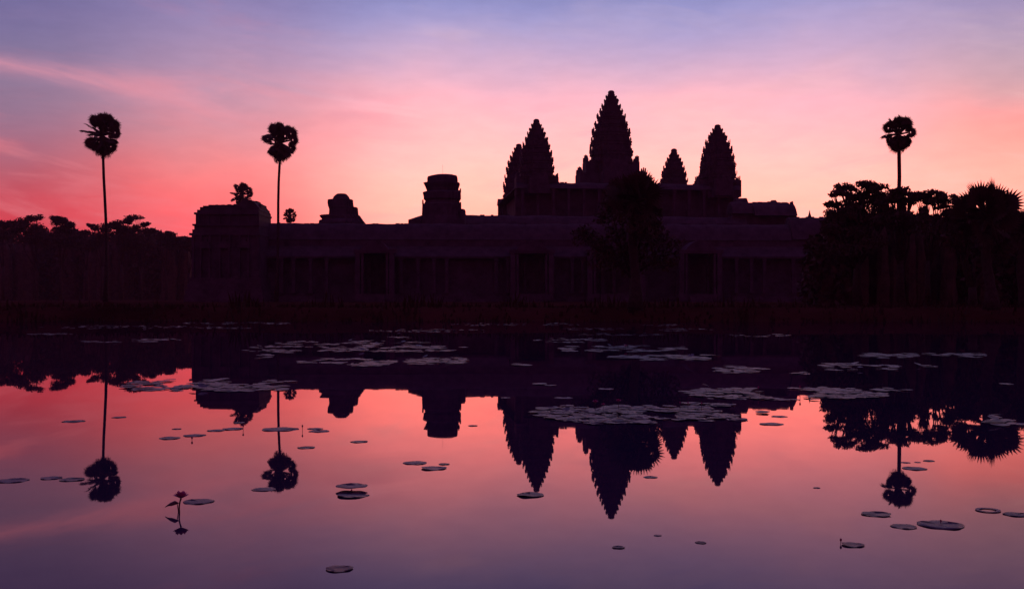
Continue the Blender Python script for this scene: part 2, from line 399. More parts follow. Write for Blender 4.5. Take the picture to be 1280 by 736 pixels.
# porches at the foot of the central tower
pm = MB(); Dc = T.at(764, 0)[1]; sc_ = Dc/F
for hw, y0, y1 in ((33.5, 240, 203.5), (42, 244, 218.5)):
    w_ = hw*sc_; z0, z1 = wz(y0, Dc)-T.Z, wz(y1, Dc)-T.Z
    for (ax, ay) in ((1, .42), (.42, 1)):
        k_ = 1.0 if ax == 1 else 0.99
        pm.box(-w_*ax*k_, w_*ax*k_, -w_*ay*k_, w_*ay*k_, z0-2, z1)
    for sgn in (-1, 1):
        for dy in (-.36, -.12, .12, .36):
            antefix(pm, sgn*w_*.96, w_*dy, z1-.05, .9, 1.5 if abs(dy) > .2 else 1.9, 0, 0)
            antefix(pm, w_*dy, sgn*w_*.96, z1-.05, .9, 1.5, 0, 0)
pm.build('porch', M['stone'], temple)
for (px_, hw_, ya_) in ((670.5, 26.5, 222.5), (897, 27, 226)):
    x_, D_ = T.at(px_, -20.5); w_ = hw_*D_/F; z1_ = wz(ya_, D_)-T.Z
    pq = MB(); pq.box(x_-w_, x_+w_, -22.6, -18.4, z1_-4, z1_); pq.box(x_-2.1, x_+2.1, -20.5-w_, -20.5+w_, z1_-4, z1_-.02)
    for sg in (-1, 1):
        for dy in (-1.3, 0, 1.3): antefix(pq, sg*w_*.97, dy, z1_-.05, .7, 1.1, x_, -20.5); antefix(pq, dy, sg*w_*.97, z1_-.05, .7, 1.1, x_, -20.5)
    pq.build('porch', M['stone'], temple)
# upper terrace with its galleries
def zrow(px, py, yl): return T.z(px, py, yl)
xl, xr = T.x(644, -21.5), T.x(921, -21.5)
zt = zrow(764, 237, -21.5)
t2 = MB()
steps = 7
zbot = zrow(764, 300, -21.5)
for k in range(steps):
    a = k/steps; z0 = zbot + (zt-7.0-zbot)*a; z1 = zbot + (zt-7.0-zbot)*(k+1)/steps
    gr = 3.4*(1-a)
    t2.box(xl-gr, xr+gr, -23.5-gr*1.2, 23.5+gr, z0, z1)
    t2.box(xl-gr-.35, xr+gr+.35, -23.85-gr*1.2, 23.85+gr, z1-.55, z1-.15)
t2.build('terrace', M['stone'], temple)
g2 = MB(); zr = zrow(710, 228.5, -21.5)
for sgn in (-1, 1):
    vault(g2, xl, xr, sgn*21.5, zt+.2, zr, 2.6)
    vault(g2, -21.5, 21.5, (xl if sgn < 0 else xr) - sgn*2.6, zt+.2, zr-.1, 2.6, axis='y')
vault(g2, -21.0, 21.0, (xl+xr)/2, zt+.2, zr-.25, 2.6, axis='y'); vault(g2, xl+1, xr-1, 0, zt+.2, zr-.25, 2.6)
g2.build('gallery_roof', M['roofstone'], temple)
w2 = MB()
for sgn in (-1, 1):
    w2.box(xl, xr, sgn*21.5-.4, sgn*21.5+.4, zt-7.0, zt+.1)
    w2.box(xl+(2.0 if sgn < 0 else 0), xl+.8+(2.0 if sgn < 0 else 0), -21, 21, zt-7.0, zt+.05) if sgn < 0 else w2.box(xr-2.8, xr-2.0, -21, 21, zt-7.0, zt+.05)
w2.build('gallery_wall', M['stone'], temple)
for k in range(15):
    x = xl + 1.5 + (xr-xl-3.0)*k/14
    c_ = MB(); c_.box(x-.3, x+.3, -24.0, -23.4, zt-7.0, zt-.1); c_.box(x-.42, x+.42, -24.12, -23.28, zt-.6, zt-.12); c_.build('column', M['stone'], temple)
for xx in (T.x(684, -25), (xl+xr)/2, T.x(893, -25)):       # steep stairs of the upper terrace
    st = MB(); n_ = 16; zz = zt-7.0
    for k in range(n_):
        st.box(xx-2.2, xx+2.2, -27.9+.25*k-.6, -23.0, zbot+(zz-zbot)*k/n_, zbot+(zz-zbot)*(k+1)/n_)
    st.box(xx-3.0, xx-2.203, -27.6, -23.0, zbot, zz-.7); st.box(xx+2.203, xx+3.0, -27.6, -23.0, zbot, zz-.7)
    st.build('stairway', M['stone'], temple)
# second level: gallery blocks left and right
Y2 = -38.0
x0, xm0, xm1, x1 = T.x(578, Y2), T.x(702, Y2), T.x(924, Y2), T.x(990, Y2)
lv = MB()
zg = zrow(764, 322, Y2)
for k in range(4):
    gr = 2.0*(1-k/4)
    lv.box(x0-gr, x1+gr, Y2-3.2-gr, 44+gr, zg*k/4 - .6, zg*(k+1)/4)
lv.build('terrace', M['stone'], temple)
lw = MB(); ze_l, zr_l = zrow(600, 281, Y2), zrow(600, 268.8, Y2); ze_r, zr_r = zrow(960, 266, Y2), zrow(960, 252.6, Y2)
lw.box(x0, x1, Y2+1.6, Y2+2.2, zg, ze_l); lw.box(xm1-2, x1-.3, Y2-1.2, Y2+1.5, ze_l-1, ze_r)
lw.build('gallery_wall', M['stone'], temple)
lr = MB()
vault(lr, x0, xm1+1, Y2, ze_l, zr_l, 3.0)
vault(lr, xm1-2.2, T.x(985, Y2), Y2+.2, ze_r, zr_r, 2.4)
vault(lr, T.x(922, Y2), T.x(936, Y2), Y2+2.0, ze_r+.9, zrow(930, 246.5, Y2), 2.3)
vault(lr, T.x(938, Y2), x1, Y2-.4, ze_r-.5, zrow(980, 255.3, Y2), 2.8)
# gable horn at the right end, and the worn dome behind it
xh = x1; zh = zrow(990, 255.5, Y2)
lr.add([(xh-.4, Y2-2.9, ze_r-2.8), (xh+.5, Y2-2.9, ze_r-2.8), (xh+.2, Y2, zh+.75), (xh-.5, Y2, zh+.5), (xh-.4, Y2+2.4, ze_r-2.8), (xh+.5, Y2+2.4, ze_r-2.8)],
       [(0, 1, 2, 3), (3, 2, 5, 4), (0, 3, 4), (1, 5, 2), (0, 4, 5, 1)])
lr.build('gallery_roof', M['roofstone'], temple)
dm = MB(); xd, Dd = T.at(967, Y2+6); sd = Dd/F
dm.lathe([(7.4*sd, zr_r-2.5), (7.2*sd, zr_r-.3), (6.2*sd, zr_r+.1), (5.2*sd, zr_r+.45), (3.4*sd, zr_r+.8), (.6, zr_r+.95)], xd, Y2+6, 16)
dm.build('dome', M['roofstone'], temple)
for k in range(26):
    x = x0 + .6 + (x1-x0-1.2)*k/25
    c_ = MB(); c_.box(x-.27, x+.27, Y2-2.6, Y2-2.06, zg, ze_l-.35); c_.box(x-.38, x+.38, Y2-2.71, Y2-1.95, ze_l-.8, ze_l-.36); c_.build('column', M['stone'], temple)

# outer gallery: long colonnade in front of the temple, a building of its own
G = Frame(wx(640, 212), 212.0, 0.9, R(2.0))
gal = empty('stone_gallery', (G.X, G.Y, G.Z), 'long low stone gallery with vaulted roof and colonnade running before the temple', 'gallery', rz=G.r)
gx0, gx1, gxr = G.x(255, 0), G.x(985, 0), G.x(1100, 0)
zri = G.z(460, 279, 0); zri_r = G.z(1000, 271.5, 0)
base = MB()
for k in range(4): base.box(gx0-2.5+.5*k, gxr+2.5-.5*k, -6.5+.8*k, 9-.8*k, -.5+.55*k, .05+.55*k+.0)
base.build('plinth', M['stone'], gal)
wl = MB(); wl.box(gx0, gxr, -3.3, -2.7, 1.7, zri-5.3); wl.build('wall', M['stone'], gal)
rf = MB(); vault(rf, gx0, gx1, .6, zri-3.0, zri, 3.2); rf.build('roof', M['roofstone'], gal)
rf = MB(); vault(rf, gx1+.05, gxr, .6, zri-2.8, zri_r, 3.4)
xs_, Ds_ = G.at(1012, .6); sq = Ds_/F
rf.lathe([(2.4*sq, zri_r-.4), (2.2*sq, zri_r+.2), (1.4*sq, zri_r+.6), (.9*sq, zri_r+.9), (.25*sq, zri_r+1.45)], xs_, .6, 8)
rf.build('roof', M['roofstone'], gal)
rf = MB()
rf.add([(gx0, -5.0, zri-6.6), (gxr, -5.0, zri-6.6), (gxr, -2.7, zri-4.6), (gx0, -2.7, zri-4.6), (gx0, -5.0, zri-7.0), (gxr, -5.0, zri-7.0), (gxr, -2.7, zri-5.2), (gx0, -2.7, zri-5.2)],
       [(0, 1, 2, 3), (4, 7, 6, 5), (0, 4, 5, 1), (2, 6, 7, 3), (0, 3, 7, 4), (1, 5, 6, 2)])
rf.build('lean_to_roof', M['roofstone'], gal)
bw = MB(); bw.box(gx0, gxr, -2.68, -2.2, zri-5.1, zri-3.2); bw.build('frieze', M['stone'], gal)
cm = None
for k in range(46):
    x = gx0 + .8 + (gxr-gx0-1.6)*(k + .16*math.sin(k*2.7))/45
    if k in (9, 17, 18, 30, 38): continue
    if cm is None:
        c_ = MB(); c_.box(-.3, .3, -4.9, -4.3, 1.72, zri-7.02); c_.box(-.42, .42, -5.02, -4.18, zri-7.5, zri-7.06); c_.box(-.42, .42, -5.02, -4.18, 1.72, 2.1)
        cm = c_.build('column', M['stone'], gal); cm.location.x = x
    else:
        o = cm.copy(); COL.objects.link(o); o.parent = gal; o.location.x = x

for px_, wp in ((470, 3.2), (664, 3.6), (768, 5.0), (872, 3.6)):     # porches with steps
    x_ = G.x(px_, -6); pb = MB()
    for sg in (-1, 1):
        pb.box(x_+sg*wp-.45, x_+sg*wp+.45, -9.0, -8.2, 1.6, zri-6.2); pb.box(x_+sg*(wp-.9)-.2, x_+sg*(wp-.9)+.2, -8.9, -5.1, 1.6, zri-6.25)
    pb.box(x_-wp-.7, x_+wp+.7, -9.1, -5.1, zri-6.2, zri-5.5); pb.box(x_-wp-.5, x_+wp+.5, -9.0, -5.05, .2, 1.58)
    vault(pb, -9.2, -3.0, x_, zri-5.45, zri-3.6, wp*.8, axis='y')
    pb.build('porch', M['stone'], gal)
    st = MB()
    for k in range(7): st.box(x_-wp*.6, x_+wp*.6, -11.2+.3*k, -9.1, -.6+.3*k, -.3+.3*k)
    st.build('stairway', M['stone'], gal)

def stack(frame_px, D, rings_, name, parent, m, plan='redent', jit=0.0, seed=0, cy=0.0, depth=None):
    """stacked courses given as (row, left px, right px) from bottom to top"""
    mb = MB(); out = []
    for (y, a, b_) in rings_:
        cx = wx((a+b_)/2, D) - wx(frame_px, D); w_ = (b_-a)/2*D/F; z = wz(y, D)-0.9
        if plan == 'redent': out.append([(cx+x, cy+yy, z) for x, yy in redent(w_)])
        else: out.append([(cx+w_*math.cos(2*PI*k/20), cy+min(w_, depth or w_)*math.sin(2*PI*k/20), z) for k in range(20)])
    mb.loft(out)
    return mb
# the ruined square tower left of the temple
D3 = 224.0
rt = empty('ruined_tower', (wx(552, D3), D3, .9), 'squat ruined stone tower with broken flat top and ragged tiers left of the temple', 'tower')
mb = stack(552, D3, [(372, 520, 584), (300, 522, 582), (276, 526, 579), (270, 527, 577)], '', rt, None)
mb.build('base', M['stone'], rt)
def tier(rings_): return stack(552, D3, rings_, '', rt, None)
mb = tier([(270.1, 528, 576), (256, 528.5, 575.5), (255, 531, 574.5), (251, 532.5, 574), (250.5, 531, 575)])
for px_, py_, h_ in ((529, 256, 6), (575.5, 262, 9), (575, 250, 10), (531, 250, 4), (574, 246, 8)):
    x_ = wx(px_, D3)-wx(552, D3); antefix(mb, x_, -.6, wz(py_, D3)-.9, .8, h_*D3/F, 0, 0)
mb.build('tier', M['stone'], rt)
mb = tier([(250.4, 532, 574), (249, 530.5, 575.5), (241.5, 529, 575.5), (240.5, 530, 574.5), (239.5, 534, 572.5)])
for px_, py_, h_ in ((575.2, 241, 6), (574.8, 247, 6)):
    x_ = wx(px_, D3)-wx(552, D3); antefix(mb, x_, .8, wz(py_, D3)-.9, .6, h_*D3/F, 0, 0)
mb.build('tier', M['stone'], rt)
mb = tier([(239.4, 534, 572.5), (235, 532.5, 573), (231, 530.5, 574.5), (229, 529.5, 574.5), (228.4, 533.5, 572)]); mb.build('tier', M['stone'], rt)
mb = tier([(228.3, 534.5, 572), (223, 534.5, 571.8), (221, 535.5, 571.5), (220, 539, 571), (218.6, 545, 566), (218.2, 549, 561)]); mb.build('tier', M['stone'], rt)
mb = MB(); mb.tube([(wx(553.5, D3)-wx(552, D3), 0, wz(219, D3)-.9), (wx(553.3, D3)-wx(552, D3), 0, wz(206, D3)-.9)], .018, 5); mb.build('lightning_rod', M['stem'], rt)
# side wings
mb = MB()
xa, xb = wx(512, D3)-wx(552, D3), wx(528, D3)-wx(552, D3)
za, zb_, zc = wz(276, D3)-.9, wz(268.8, D3)-.9, wz(274, D3)-.9
mb.add([(xa, -3, 0), (xb, -3, 0), (xb, 3, 0), (xa, 3, 0), (xa, -3, za), (xb, -3, zb_-.8), (xb, 3, zb_-.8), (xa, 3, za), (xa, 0, zc), (xb, 0, zb_)],
       [(0, 1, 5, 4), (2, 3, 7, 6), (4, 5, 9, 8), (8, 9, 6, 7), (0, 4, 8, 7, 3), (1, 2, 6, 9, 5)])
mb.build('wing', M['roofstone'], rt)
mb = MB(); xa, xb = wx(576, D3)-wx(552, D3), wx(581.5, D3)-wx(552, D3)
mb.box(xa, xb, -2.5, 2.5, 0, wz(263, D3)-.9); mb.box(xa+.2, xb-.25, -1.8, 1.6, wz(263, D3)-.92, wz(262, D3)-.9); mb.build('wing', M['stone'], rt)
# rounded small pavilion
D4 = 223.0
pv = empty('stone_pavilion', (wx(427, D4), D4, .9), 'small rounded stone pavilion with worn stepped dome above the gallery roof', 'pavilion')
def st4(r, plan='redent'): return stack(427, D4, r, '', pv, None, plan)
mb = st4([(372, 399, 458), (279, 400, 456), (276, 400.5, 453.5), (274.5, 404, 452.5), (271, 401, 450), (269.3, 401, 449)]); mb.build('base', M['stone'], pv)
mb = st4([(269.2, 412, 447.5), (262, 412.5, 446.8), (259.5, 411.5, 446.5), (258.8, 413, 442.5)]); mb.build('body', M['stone'], pv)
mb = st4([(258.7, 411, 441.5), (254, 410.2, 441), (249.8, 410.4, 440.6), (249.2, 415, 438)]); mb.build('tier', M['stone'], pv)
mb = st4([(249.1, 415.8, 437.6), (246, 417, 436), (243.6, 419.5, 434), (242.3, 421.5, 432.2), (242, 425, 429)], 'round'); mb.build('dome', M['roofstone'], pv)
# corner pavilion at the left end
D5 = 206.0
cp = empty('corner_pavilion', (wx(292, D5), D5, .9), 'broad ruined stone corner pavilion with uneven humped roof at the left end of the gallery', 'pavilion')
def bx5(mb, px0, px1, row0, row1, dp, y0=None):
    a, b = wx(px0, D5)-wx(292, D5), wx(px1, D5)-wx(292, D5)
    mb.box(a, b, -dp if y0 is None else y0, dp, wz(row0, D5)-.9, wz(row1, D5)-.9)
mb = MB()
for k, (a, b, r0, r1) in enumerate([(245, 340, 380, 369), (246, 338, 369, 362), (247.5, 336.5, 362, 355), (249, 335.5, 355, 348)]): bx5(mb, a, b, r0, r1, 7.6-.4*k)
mb.build('base', M['stone'], cp)
mb = MB()
bx5(mb, 251, 333, 348.2, 296, 5.6); bx5(mb, 248, 334, 296.2, 293.6, 6.0); bx5(mb, 251, 332.4, 293.8, 289, 5.5); bx5(mb, 253, 332, 289.2, 284.4, 5.3); bx5(mb, 251.2, 332.6, 284.6, 282.4, 5.6)
for px_ in (252.5, 262, 273, 285, 297, 309, 320, 331): bx5(mb, px_-1.3, px_+1.3, 348.4, 296.4, 6.0)
mb.build('body', M['stone'], cp)
mb = MB()
bx5(mb, 254.2, 331.4, 282.6, 270.5, 5.0); bx5(mb, 252.8, 332, 270.7, 268.3, 5.4); bx5(mb, 256, 331.2, 268.5, 265, 5.1)
for px_ in (258, 270, 283, 296, 307, 319, 328): bx5(mb, px_-1.1, px_+1.1, 282.2, 271, 5.25)
mb.build('cornice', M['stone'], cp)
mb = MB(); r5 = random.Random(4)
bx5(mb, 258.6, 330.4, 265.2, 261.4, 4.6); bx5(mb, 261.5, 309, 261.6, 259.6, 4.2); bx5(mb, 267.5, 306, 259.8, 258.2, 3.8)
x_ = 260.0
while x_ < 308:
    w_ = r5.uniform(2, 5); top_ = (260.6 if x_ < 264 else 258.6 if x_ < 270 else 257.0) + r5.uniform(-.5, 1.0)
    bx5(mb, x_, x_+w_*.86, 262.5, top_, r5.uniform(1.2, 3.0)); x_ += w_
for k in range(7): a = 301+k*.2; bx5(mb, a, a+2, 262, 258+r5.uniform(0, 2), 3.3)
mb.build('roof', M['roofstone'], cp)
mb = MB(); cx_ = wx(316, D5)-wx(292, D5)
vault(mb, -4.4, 4.4, cx_, wz(263, D5)-.9, wz(251.6, D5)-.9, 14.2*D5/F, axis='y', nseg=9)
bx5(mb, 310, 315, 254, 251.0, 1.4); bx5(mb, 318, 323.5, 255, 252.2, 1.6); bx5(mb, 326.5, 330, 262, 256.6, 2.2)
mb.build('roof', M['roofstone'], cp)
for px_ in (267.5, 291, 314.5):
    x_ = wx(px_, D5)-wx(292, D5); mb = MB(); zt_ = wz(312, D5)-.9; zb5 = wz(347.8, D5)-.9
    mb.box(x_-.95, x_-.65, -6.3, -5.55, zb5, zt_); mb.box(x_+.65, x_+.95, -6.3, -5.55, zb5, zt_); mb.box(x_-1.15, x_+1.15, -6.4, -5.55, zt_, zt_+.5)
    mb.box(x_-.85, x_+.85, -6.2, -5.55, zt_+.5, zt_+1.2); mb.box(x_-.4, x_+.4, -6.15, -5.55, zt_+1.2, zt_+1.7)
    mb.build('door_frame', M['stone'], cp)

# ------------------------------------------------------------------ palms
def frond_mesh(name, pet, Rf, nseg, span, seed, m, droop=0.25, width=1.0):
    rr = random.Random(seed); mb = MB()
    mb.tube([(0, 0, 0), (0, pet*.5, .02*pet), (0, pet, 0)], [.07, .05, .035], 5)
    for k in range(nseg):
        a = -span/2 + span*k/(nseg-1)
        L = Rf*rr.uniform(.9, 1.04)*(1-.12*abs(a)/(span/2))
        d = Vector((math.sin(a), math.cos(a), 0)); s_ = Vector((math.cos(a), -math.sin(a), 0))
        hw = width*Rf*span/nseg*.40
        o = Vector((0, pet, 0))
        p0 = o + d*.03; pm_ = o + d*(L*.58) + Vector((0, 0, -droop*L*.12)); tip = o + d*L + Vector((0, 0, -droop*L*rr.uniform(.3, .9)))
        up = Vector((0, 0, hw*.55))
        mb.add([p0, pm_ + s_*hw, pm_ - up*.6, pm_ - s_*hw, tip, o + d*(L*.8) + s_*hw*.5 + Vector((0, 0, -droop*L*.3)), o + d*(L*.8) - s_*hw*.5 + Vector((0, 0, -droop*L*.3))],
               [(0, 1, 2), (0, 2, 3), (1, 5, 2), (2, 5, 4), (2, 4, 6), (2, 6, 3)])
    me = bpy.data.meshes.new(name); me.from_pydata(mb.v, [], mb.f); me.materials.append(m)
    return me
FR = {}
def fronds(kind, pet, Rf, m, nseg=24, span=R(250), droop=.25, width=1.0):
    if kind not in FR: FR[kind] = [frond_mesh('frond', pet, Rf, nseg, span, 31*k+len(FR), m, droop, width) for k in range(4)]
    return FR[kind]
def palm(px_top, py_top, px_base, D, rpx, label, crown, group=None, seed=1, zbase=0.85, trunk_r=.34, cy_off=None, lean=0.0):
    """crown: list of (count, polar angle range from vertical in degrees, reach factor range, kind)"""
    rr = random.Random(seed); s_ = D/F
    xb = wx(px_base, D)
    o = empty('palm_tree', (xb, D, zbase), label, 'palm tree', group)
    hub = Vector((wx(px_top, D)-xb, 0, wz(py_top, D)-zbase))
    n = 9; pts = []; rad = []
    for k in range(n):
        a = k/(n-1); p = Vector((hub.x*(a**1.6) + lean*math.sin(a*PI), 0.15*math.sin(a*3), hub.z*a)) + Vector((.12*math.sin(a*7+seed)*min(1, 6*(1-a)), 0, 0)); pts.append(p); rad.append(trunk_r*(1.35-.55*min(1, a*4) if a < .25 else .8 - .15*a))
    tb = MB(); tb.tube(pts, rad, 10); tb.build('trunk', M['bark'], o, smooth=True)
    Rc = rpx*s_
    i = 0
    for cnt, (a0, a1), (k0, k1), kind in crown:
        for q in range(cnt):
            m_ = FR[kind][rr.randrange(4)]
            th = R(a0 + (a1-a0)*((q+rr.random())/cnt)); ph = 2*PI*(i*0.381966 + rr.uniform(-.04, .04)); i += 1
            d = Vector((math.sin(th)*math.cos(ph), math.sin(th)*math.sin(ph), math.cos(th)))
            f = bpy.data.objects.new('frond', m_); COL.objects.link(f); f.parent = o
            up = Vector((0, 0, 1)) if abs(d.z) < .97 else Vector((math.cos(ph), math.sin(ph), 0))
            xax = d.cross(up).normalized(); zax = xax.cross(d).normalized()
            roll = rr.uniform(-1.45, 1.45)
            mt = Matrix((xax, d, zax)).transposed() @ Matrix.Rotation(roll, 3, 'Y')
            ks = Rc*rr.uniform(k0, k1)
            m4 = mt.to_4x4() @ Matrix.Scale(ks, 4); m4.translation = hub + Vector((0, 0, -.06*Rc*(th > 1.8)))
            f.matrix_local = m4
    return o
# unit fronds: reach 1 = petiole + fan
fronds('live', .60, .40, M['leaf'], 24, R(290), .3, 1.35)
fronds('dead', .42, .46, M['dead_leaf'], 16, R(120), .35, .8)
fronds('bush', .55, .50, M['leaf_dark'], 18, R(230), .08, .85)
CROWN = [(9, (4, 48), (1.0, 1.12), 'live'), (7, (54, 98), (.98, 1.1), 'live'), (12, (108, 148), (.74, 1.0), 'live'), (10, (150, 176), (.95, 1.3), 'dead')]
palm(128.5, 169, 132.5, 190, 27.5, 'tall slender palm at the far left, tilting, with a hanging skirt of dead leaves', CROWN, 'tall slender palms', 5)
palm(351, 178, 345.5, 196, 25, 'tall slender palm with a round crown behind the gallery, between the two pavilions', CROWN, 'tall slender palms', 12)
palm(1123, 168, 1124.5, 131, 23.5, 'tall slender palm rising alone above the trees on the right bank', CROWN, 'tall slender palms', 21)
CRS = [(11, (0, 70), (.9, 1.05), 'live'), (12, (70, 150), (.8, 1.0), 'live'), (5, (150, 176), (.8, 1.1), 'dead')]
palm(302.5, 243.5, 303, 300, 17, 'palm with only its crown showing over the corner pavilion roof', CRS, None, 33)
palm(362.5, 269.5, 362.5, 300, 10.5, 'tiny distant palm crown just above the gallery roof', CRS, None, 41)
BUSH = [(10, (8, 48), (.84, .98), 'bush'), (14, (45, 90), (.85, 1.03), 'bush'), (10, (90, 140), (.8, 1.0), 'bush')]
palm(1233, 271, 1238, 73.5, 50, 'thick bushy fan palm at the right end of the bank, dense spiky crown', BUSH, None, 51, trunk_r=.45)
palm(794, 252, 793, 73.0, 43, 'bushy fan palm on the far bank in front of the central tower', BUSH, None, 63, trunk_r=.42)
palm(1276, 288, 1280, 80, 32, 'lower fan palm cut by the right edge of the picture', BUSH, None, 77, trunk_r=.42)

# ------------------------------------------------------------------ broadleaf trees
def leaf(mb, p, s_, rr):
    a = Vector((rr.gauss(0, 1), rr.gauss(0, 1), rr.gauss(0, 1))).normalized()
    b_ = a.cross(Vector((rr.gauss(0, 1), rr.gauss(0, 1), rr.gauss(0, 1)))).normalized()
    mb.add([p - a*s_, p + b_*s_*.45, p + a*s_, p - b_*s_*.45], [(0, 1, 2, 3)])
def tree(px, D, lobes, label, cat='tree', group=None, seed=1, lsize=.35, dens=1.0, zbase=.9, fork=.4, tr=.35, m='leaf', name='tree', base_px=None):
    """lobes: (px, row, rx px, ry px): leaf clumps, each of its own depth, carried by limbs"""
    rr = random.Random(seed); s_ = D/F
    bx = wx(base_px if base_px is not None else px, D)
    o = empty(name, (bx, D, zbase), label, cat, group)
    cr = MB(); tk = MB(); cents = []
    for (lx, ly, rx, ry) in lobes:
        c_ = Vector((wx(lx, D)-bx, rr.uniform(-1, 1)*rx*s_*.9, wz(ly, D)-zbase)); ex, ez = rx*s_, ry*s_; ey = max(ex*.8, ez)
        cents.append((c_, ex, ez))
        # sub-clumps on the lobe, so that the outline is uneven and there are gaps inside
        nsub = max(4, int(5 + ex*ez*.5))
        for k in range(nsub):
            d = Vector((rr.gauss(0, 1), rr.gauss(0, 1), rr.gauss(0, 1))).normalized()*rr.uniform(.35, .92)
            sc = c_ + Vector((d.x*ex, d.y*ey, d.z*ez*.9)); q = rr.uniform(.4, .66)
            nl = int(46*dens*max(.5, (ex*ez)**.5/ (lsize*6)))
            for j in range(nl):
                e = Vector((rr.gauss(0, 1), rr.gauss(0, 1), rr.gauss(0, 1))).normalized()*(rr.random()**.45)
                leaf(cr, sc + Vector((e.x*ex*q*1.1, e.y*ey*q, e.z*max(ez, ex*.55)*q)), lsize*rr.uniform(.5, 1.15), rr)
    top = max(c_.z for c_, _, _ in cents); fz = top*fork
    tk.tube([(0, 0, -.3), (.06*tr*rr.uniform(-4, 4), 0, fz*.5), (0, 0, fz)], [tr*1.4, tr*1.0, tr*.85], 8)
    for c_, ex, ez in cents:
        st_ = Vector((0, 0, fz*rr.uniform(.75, 1)))
        mid = st_.lerp(c_, .5) + Vector((rr.uniform(-.2, .2)*ex, rr.uniform(-.2, .2)*ex, -.10*abs(c_.x)))
        tk.tube([st_, mid, c_], [tr*.55, tr*.36, tr*.10], 6)
        for k in range(3):
            e = c_ + Vector((rr.uniform(-.7, .7)*ex, rr.uniform(-.5, .5)*ex, rr.uniform(-.3, .7)*ez))
            tk.tube([mid.lerp(c_, .5), e], [tr*.18, tr*.05], 4)
    tk.build('trunk', M['bark'], o, smooth=True); cr.build('crown', M[m], o)
    return o
RB = 'trees on the right bank'
tree(1070, 98, [(1042, 243, 13, 5), (1058, 234, 13, 7), (1078, 232, 15, 6), (1096, 237, 15, 7), (1068, 243, 12, 7), (1090, 249, 22, 10), (1068, 258, 15, 9), (1100, 262, 20, 10),
                (1038, 268, 12, 7), (1058, 274, 24, 10), (1090, 277, 26, 13), (1034, 284, 14, 13), (1062, 300, 38, 20), (1047, 256, 7, 5), (1060, 246, 7, 6), (1078, 262, 16, 9), (1060, 266, 14, 8), (1102, 250, 12, 9), (1082, 242, 14, 8), (1034, 255, 6, 4), (1108, 270, 14, 10)], 'broad leafy tree with flat crown, leftmost on the right bank, two small sky holes', 'tree', RB, 3, .2, 3.2, base_px=1072)
tree(1122, 96, [(1112, 242, 12, 6), (1128, 241, 13, 6), (1108, 252, 10, 9), (1140, 244, 11, 7), (1129, 251, 9, 5), (1112, 274, 22, 10), (1136, 280, 22, 11), (1127, 262, 4, 7), (1140, 268, 6, 8), (1120, 248, 14, 6), (1136, 252, 10, 6), (1110, 262, 7, 7), (1116, 268, 14, 6), (1128, 270, 12, 7)],
     'leafy tree around the foot of the tall right palm, sky showing through it', 'tree', RB, 8, .2, 3.0, base_px=1126)
tree(1166, 92, [(1152, 243, 13, 7), (1168, 241, 14, 6), (1182, 247, 12, 8), (1192, 257, 8, 9), (1160, 250, 12, 4), (1156, 262, 5, 6), (1178, 259, 8, 4), (1172, 272, 7, 4), (1188, 272, 9, 8), (1152, 276, 10, 7), (1164, 290, 28, 11), (1194, 280, 14, 14), (1160, 246, 14, 6), (1176, 250, 14, 6), (1190, 264, 9, 9), (1154, 268, 5, 5), (1182, 266, 7, 4)],
     'open branched tree with see-through crown beside the bushy fan palm', 'tree', RB, 15, .18, 2.6, base_px=1160, tr=.22)
tree(1215, 86, [(1204, 284, 18, 16), (1228, 298, 30, 18), (1196, 304, 20, 14), (1262, 300, 24, 18)], 'low dark shrubby tree under the bushy fan palm on the right', 'tree', RB, 18, .22, 2.5, fork=.25, m='leaf_dark')
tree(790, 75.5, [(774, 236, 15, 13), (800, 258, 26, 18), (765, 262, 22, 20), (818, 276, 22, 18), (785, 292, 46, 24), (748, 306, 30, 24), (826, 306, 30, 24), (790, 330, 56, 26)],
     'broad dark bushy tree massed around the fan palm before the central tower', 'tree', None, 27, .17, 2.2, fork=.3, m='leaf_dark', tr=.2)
LT = 'distant trees on the left'
LL = [
 (4, 360, [(-6, 282, 16, 8), (8, 280, 12, 6), (0, 294, 26, 12)], 'distant tree cut by the left edge of the picture'),
 (46, 345, [(32, 279, 12, 6), (45, 274, 12, 5), (40, 288, 20, 9), (22, 288, 10, 7), (50, 298, 26, 12)], 'broad round-topped distant tree near the left edge'),
 (76, 350, [(66, 276, 12, 6), (78, 274, 12, 6), (88, 281, 9, 5), (76, 288, 18, 8), (80, 300, 24, 11)], 'distant umbrella-crowned tree left of the far left palm'),
 (108, 380, [(100, 294, 12, 6), (112, 292, 10, 5), (106, 303, 20, 9)], 'low distant tree just left of the far left palm trunk'),
 (128, 370, [(120, 284, 7, 4), (131, 287, 9, 6), (113, 281, 4, 2.5), (128, 298, 18, 9)], 'thin-topped distant tree directly behind the far left palm trunk'),
 (152, 345, [(146, 281, 11, 7), (156, 276, 7, 5), (152, 290, 16, 9), (152, 302, 22, 10)], 'distant tree with pointed dense crown right of the far left palm'),
 (176, 348, [(172, 273, 11, 3.2), (182, 281, 8, 2.6), (168, 286, 11, 6), (188, 288, 8, 3), (176, 300, 20, 10)], 'distant tree of flat layered branches with sky between them'),
 (208, 390, [(200, 295, 11, 5), (212, 294, 11, 5), (222, 298, 9, 4), (208, 304, 20, 8)], 'low rounded distant tree close to the corner pavilion'),
 (236, 395, [(232, 299, 10, 4), (244, 301, 10, 4), (238, 308, 16, 6)], 'lowest distant tree touching the corner pavilion wall'),
]
for i, (px, D, lb, lab) in enumerate(LL):
    tree(px, D, lb, lab, 'tree', LT, 60+i, .5, 2.6, fork=.45, tr=.5)
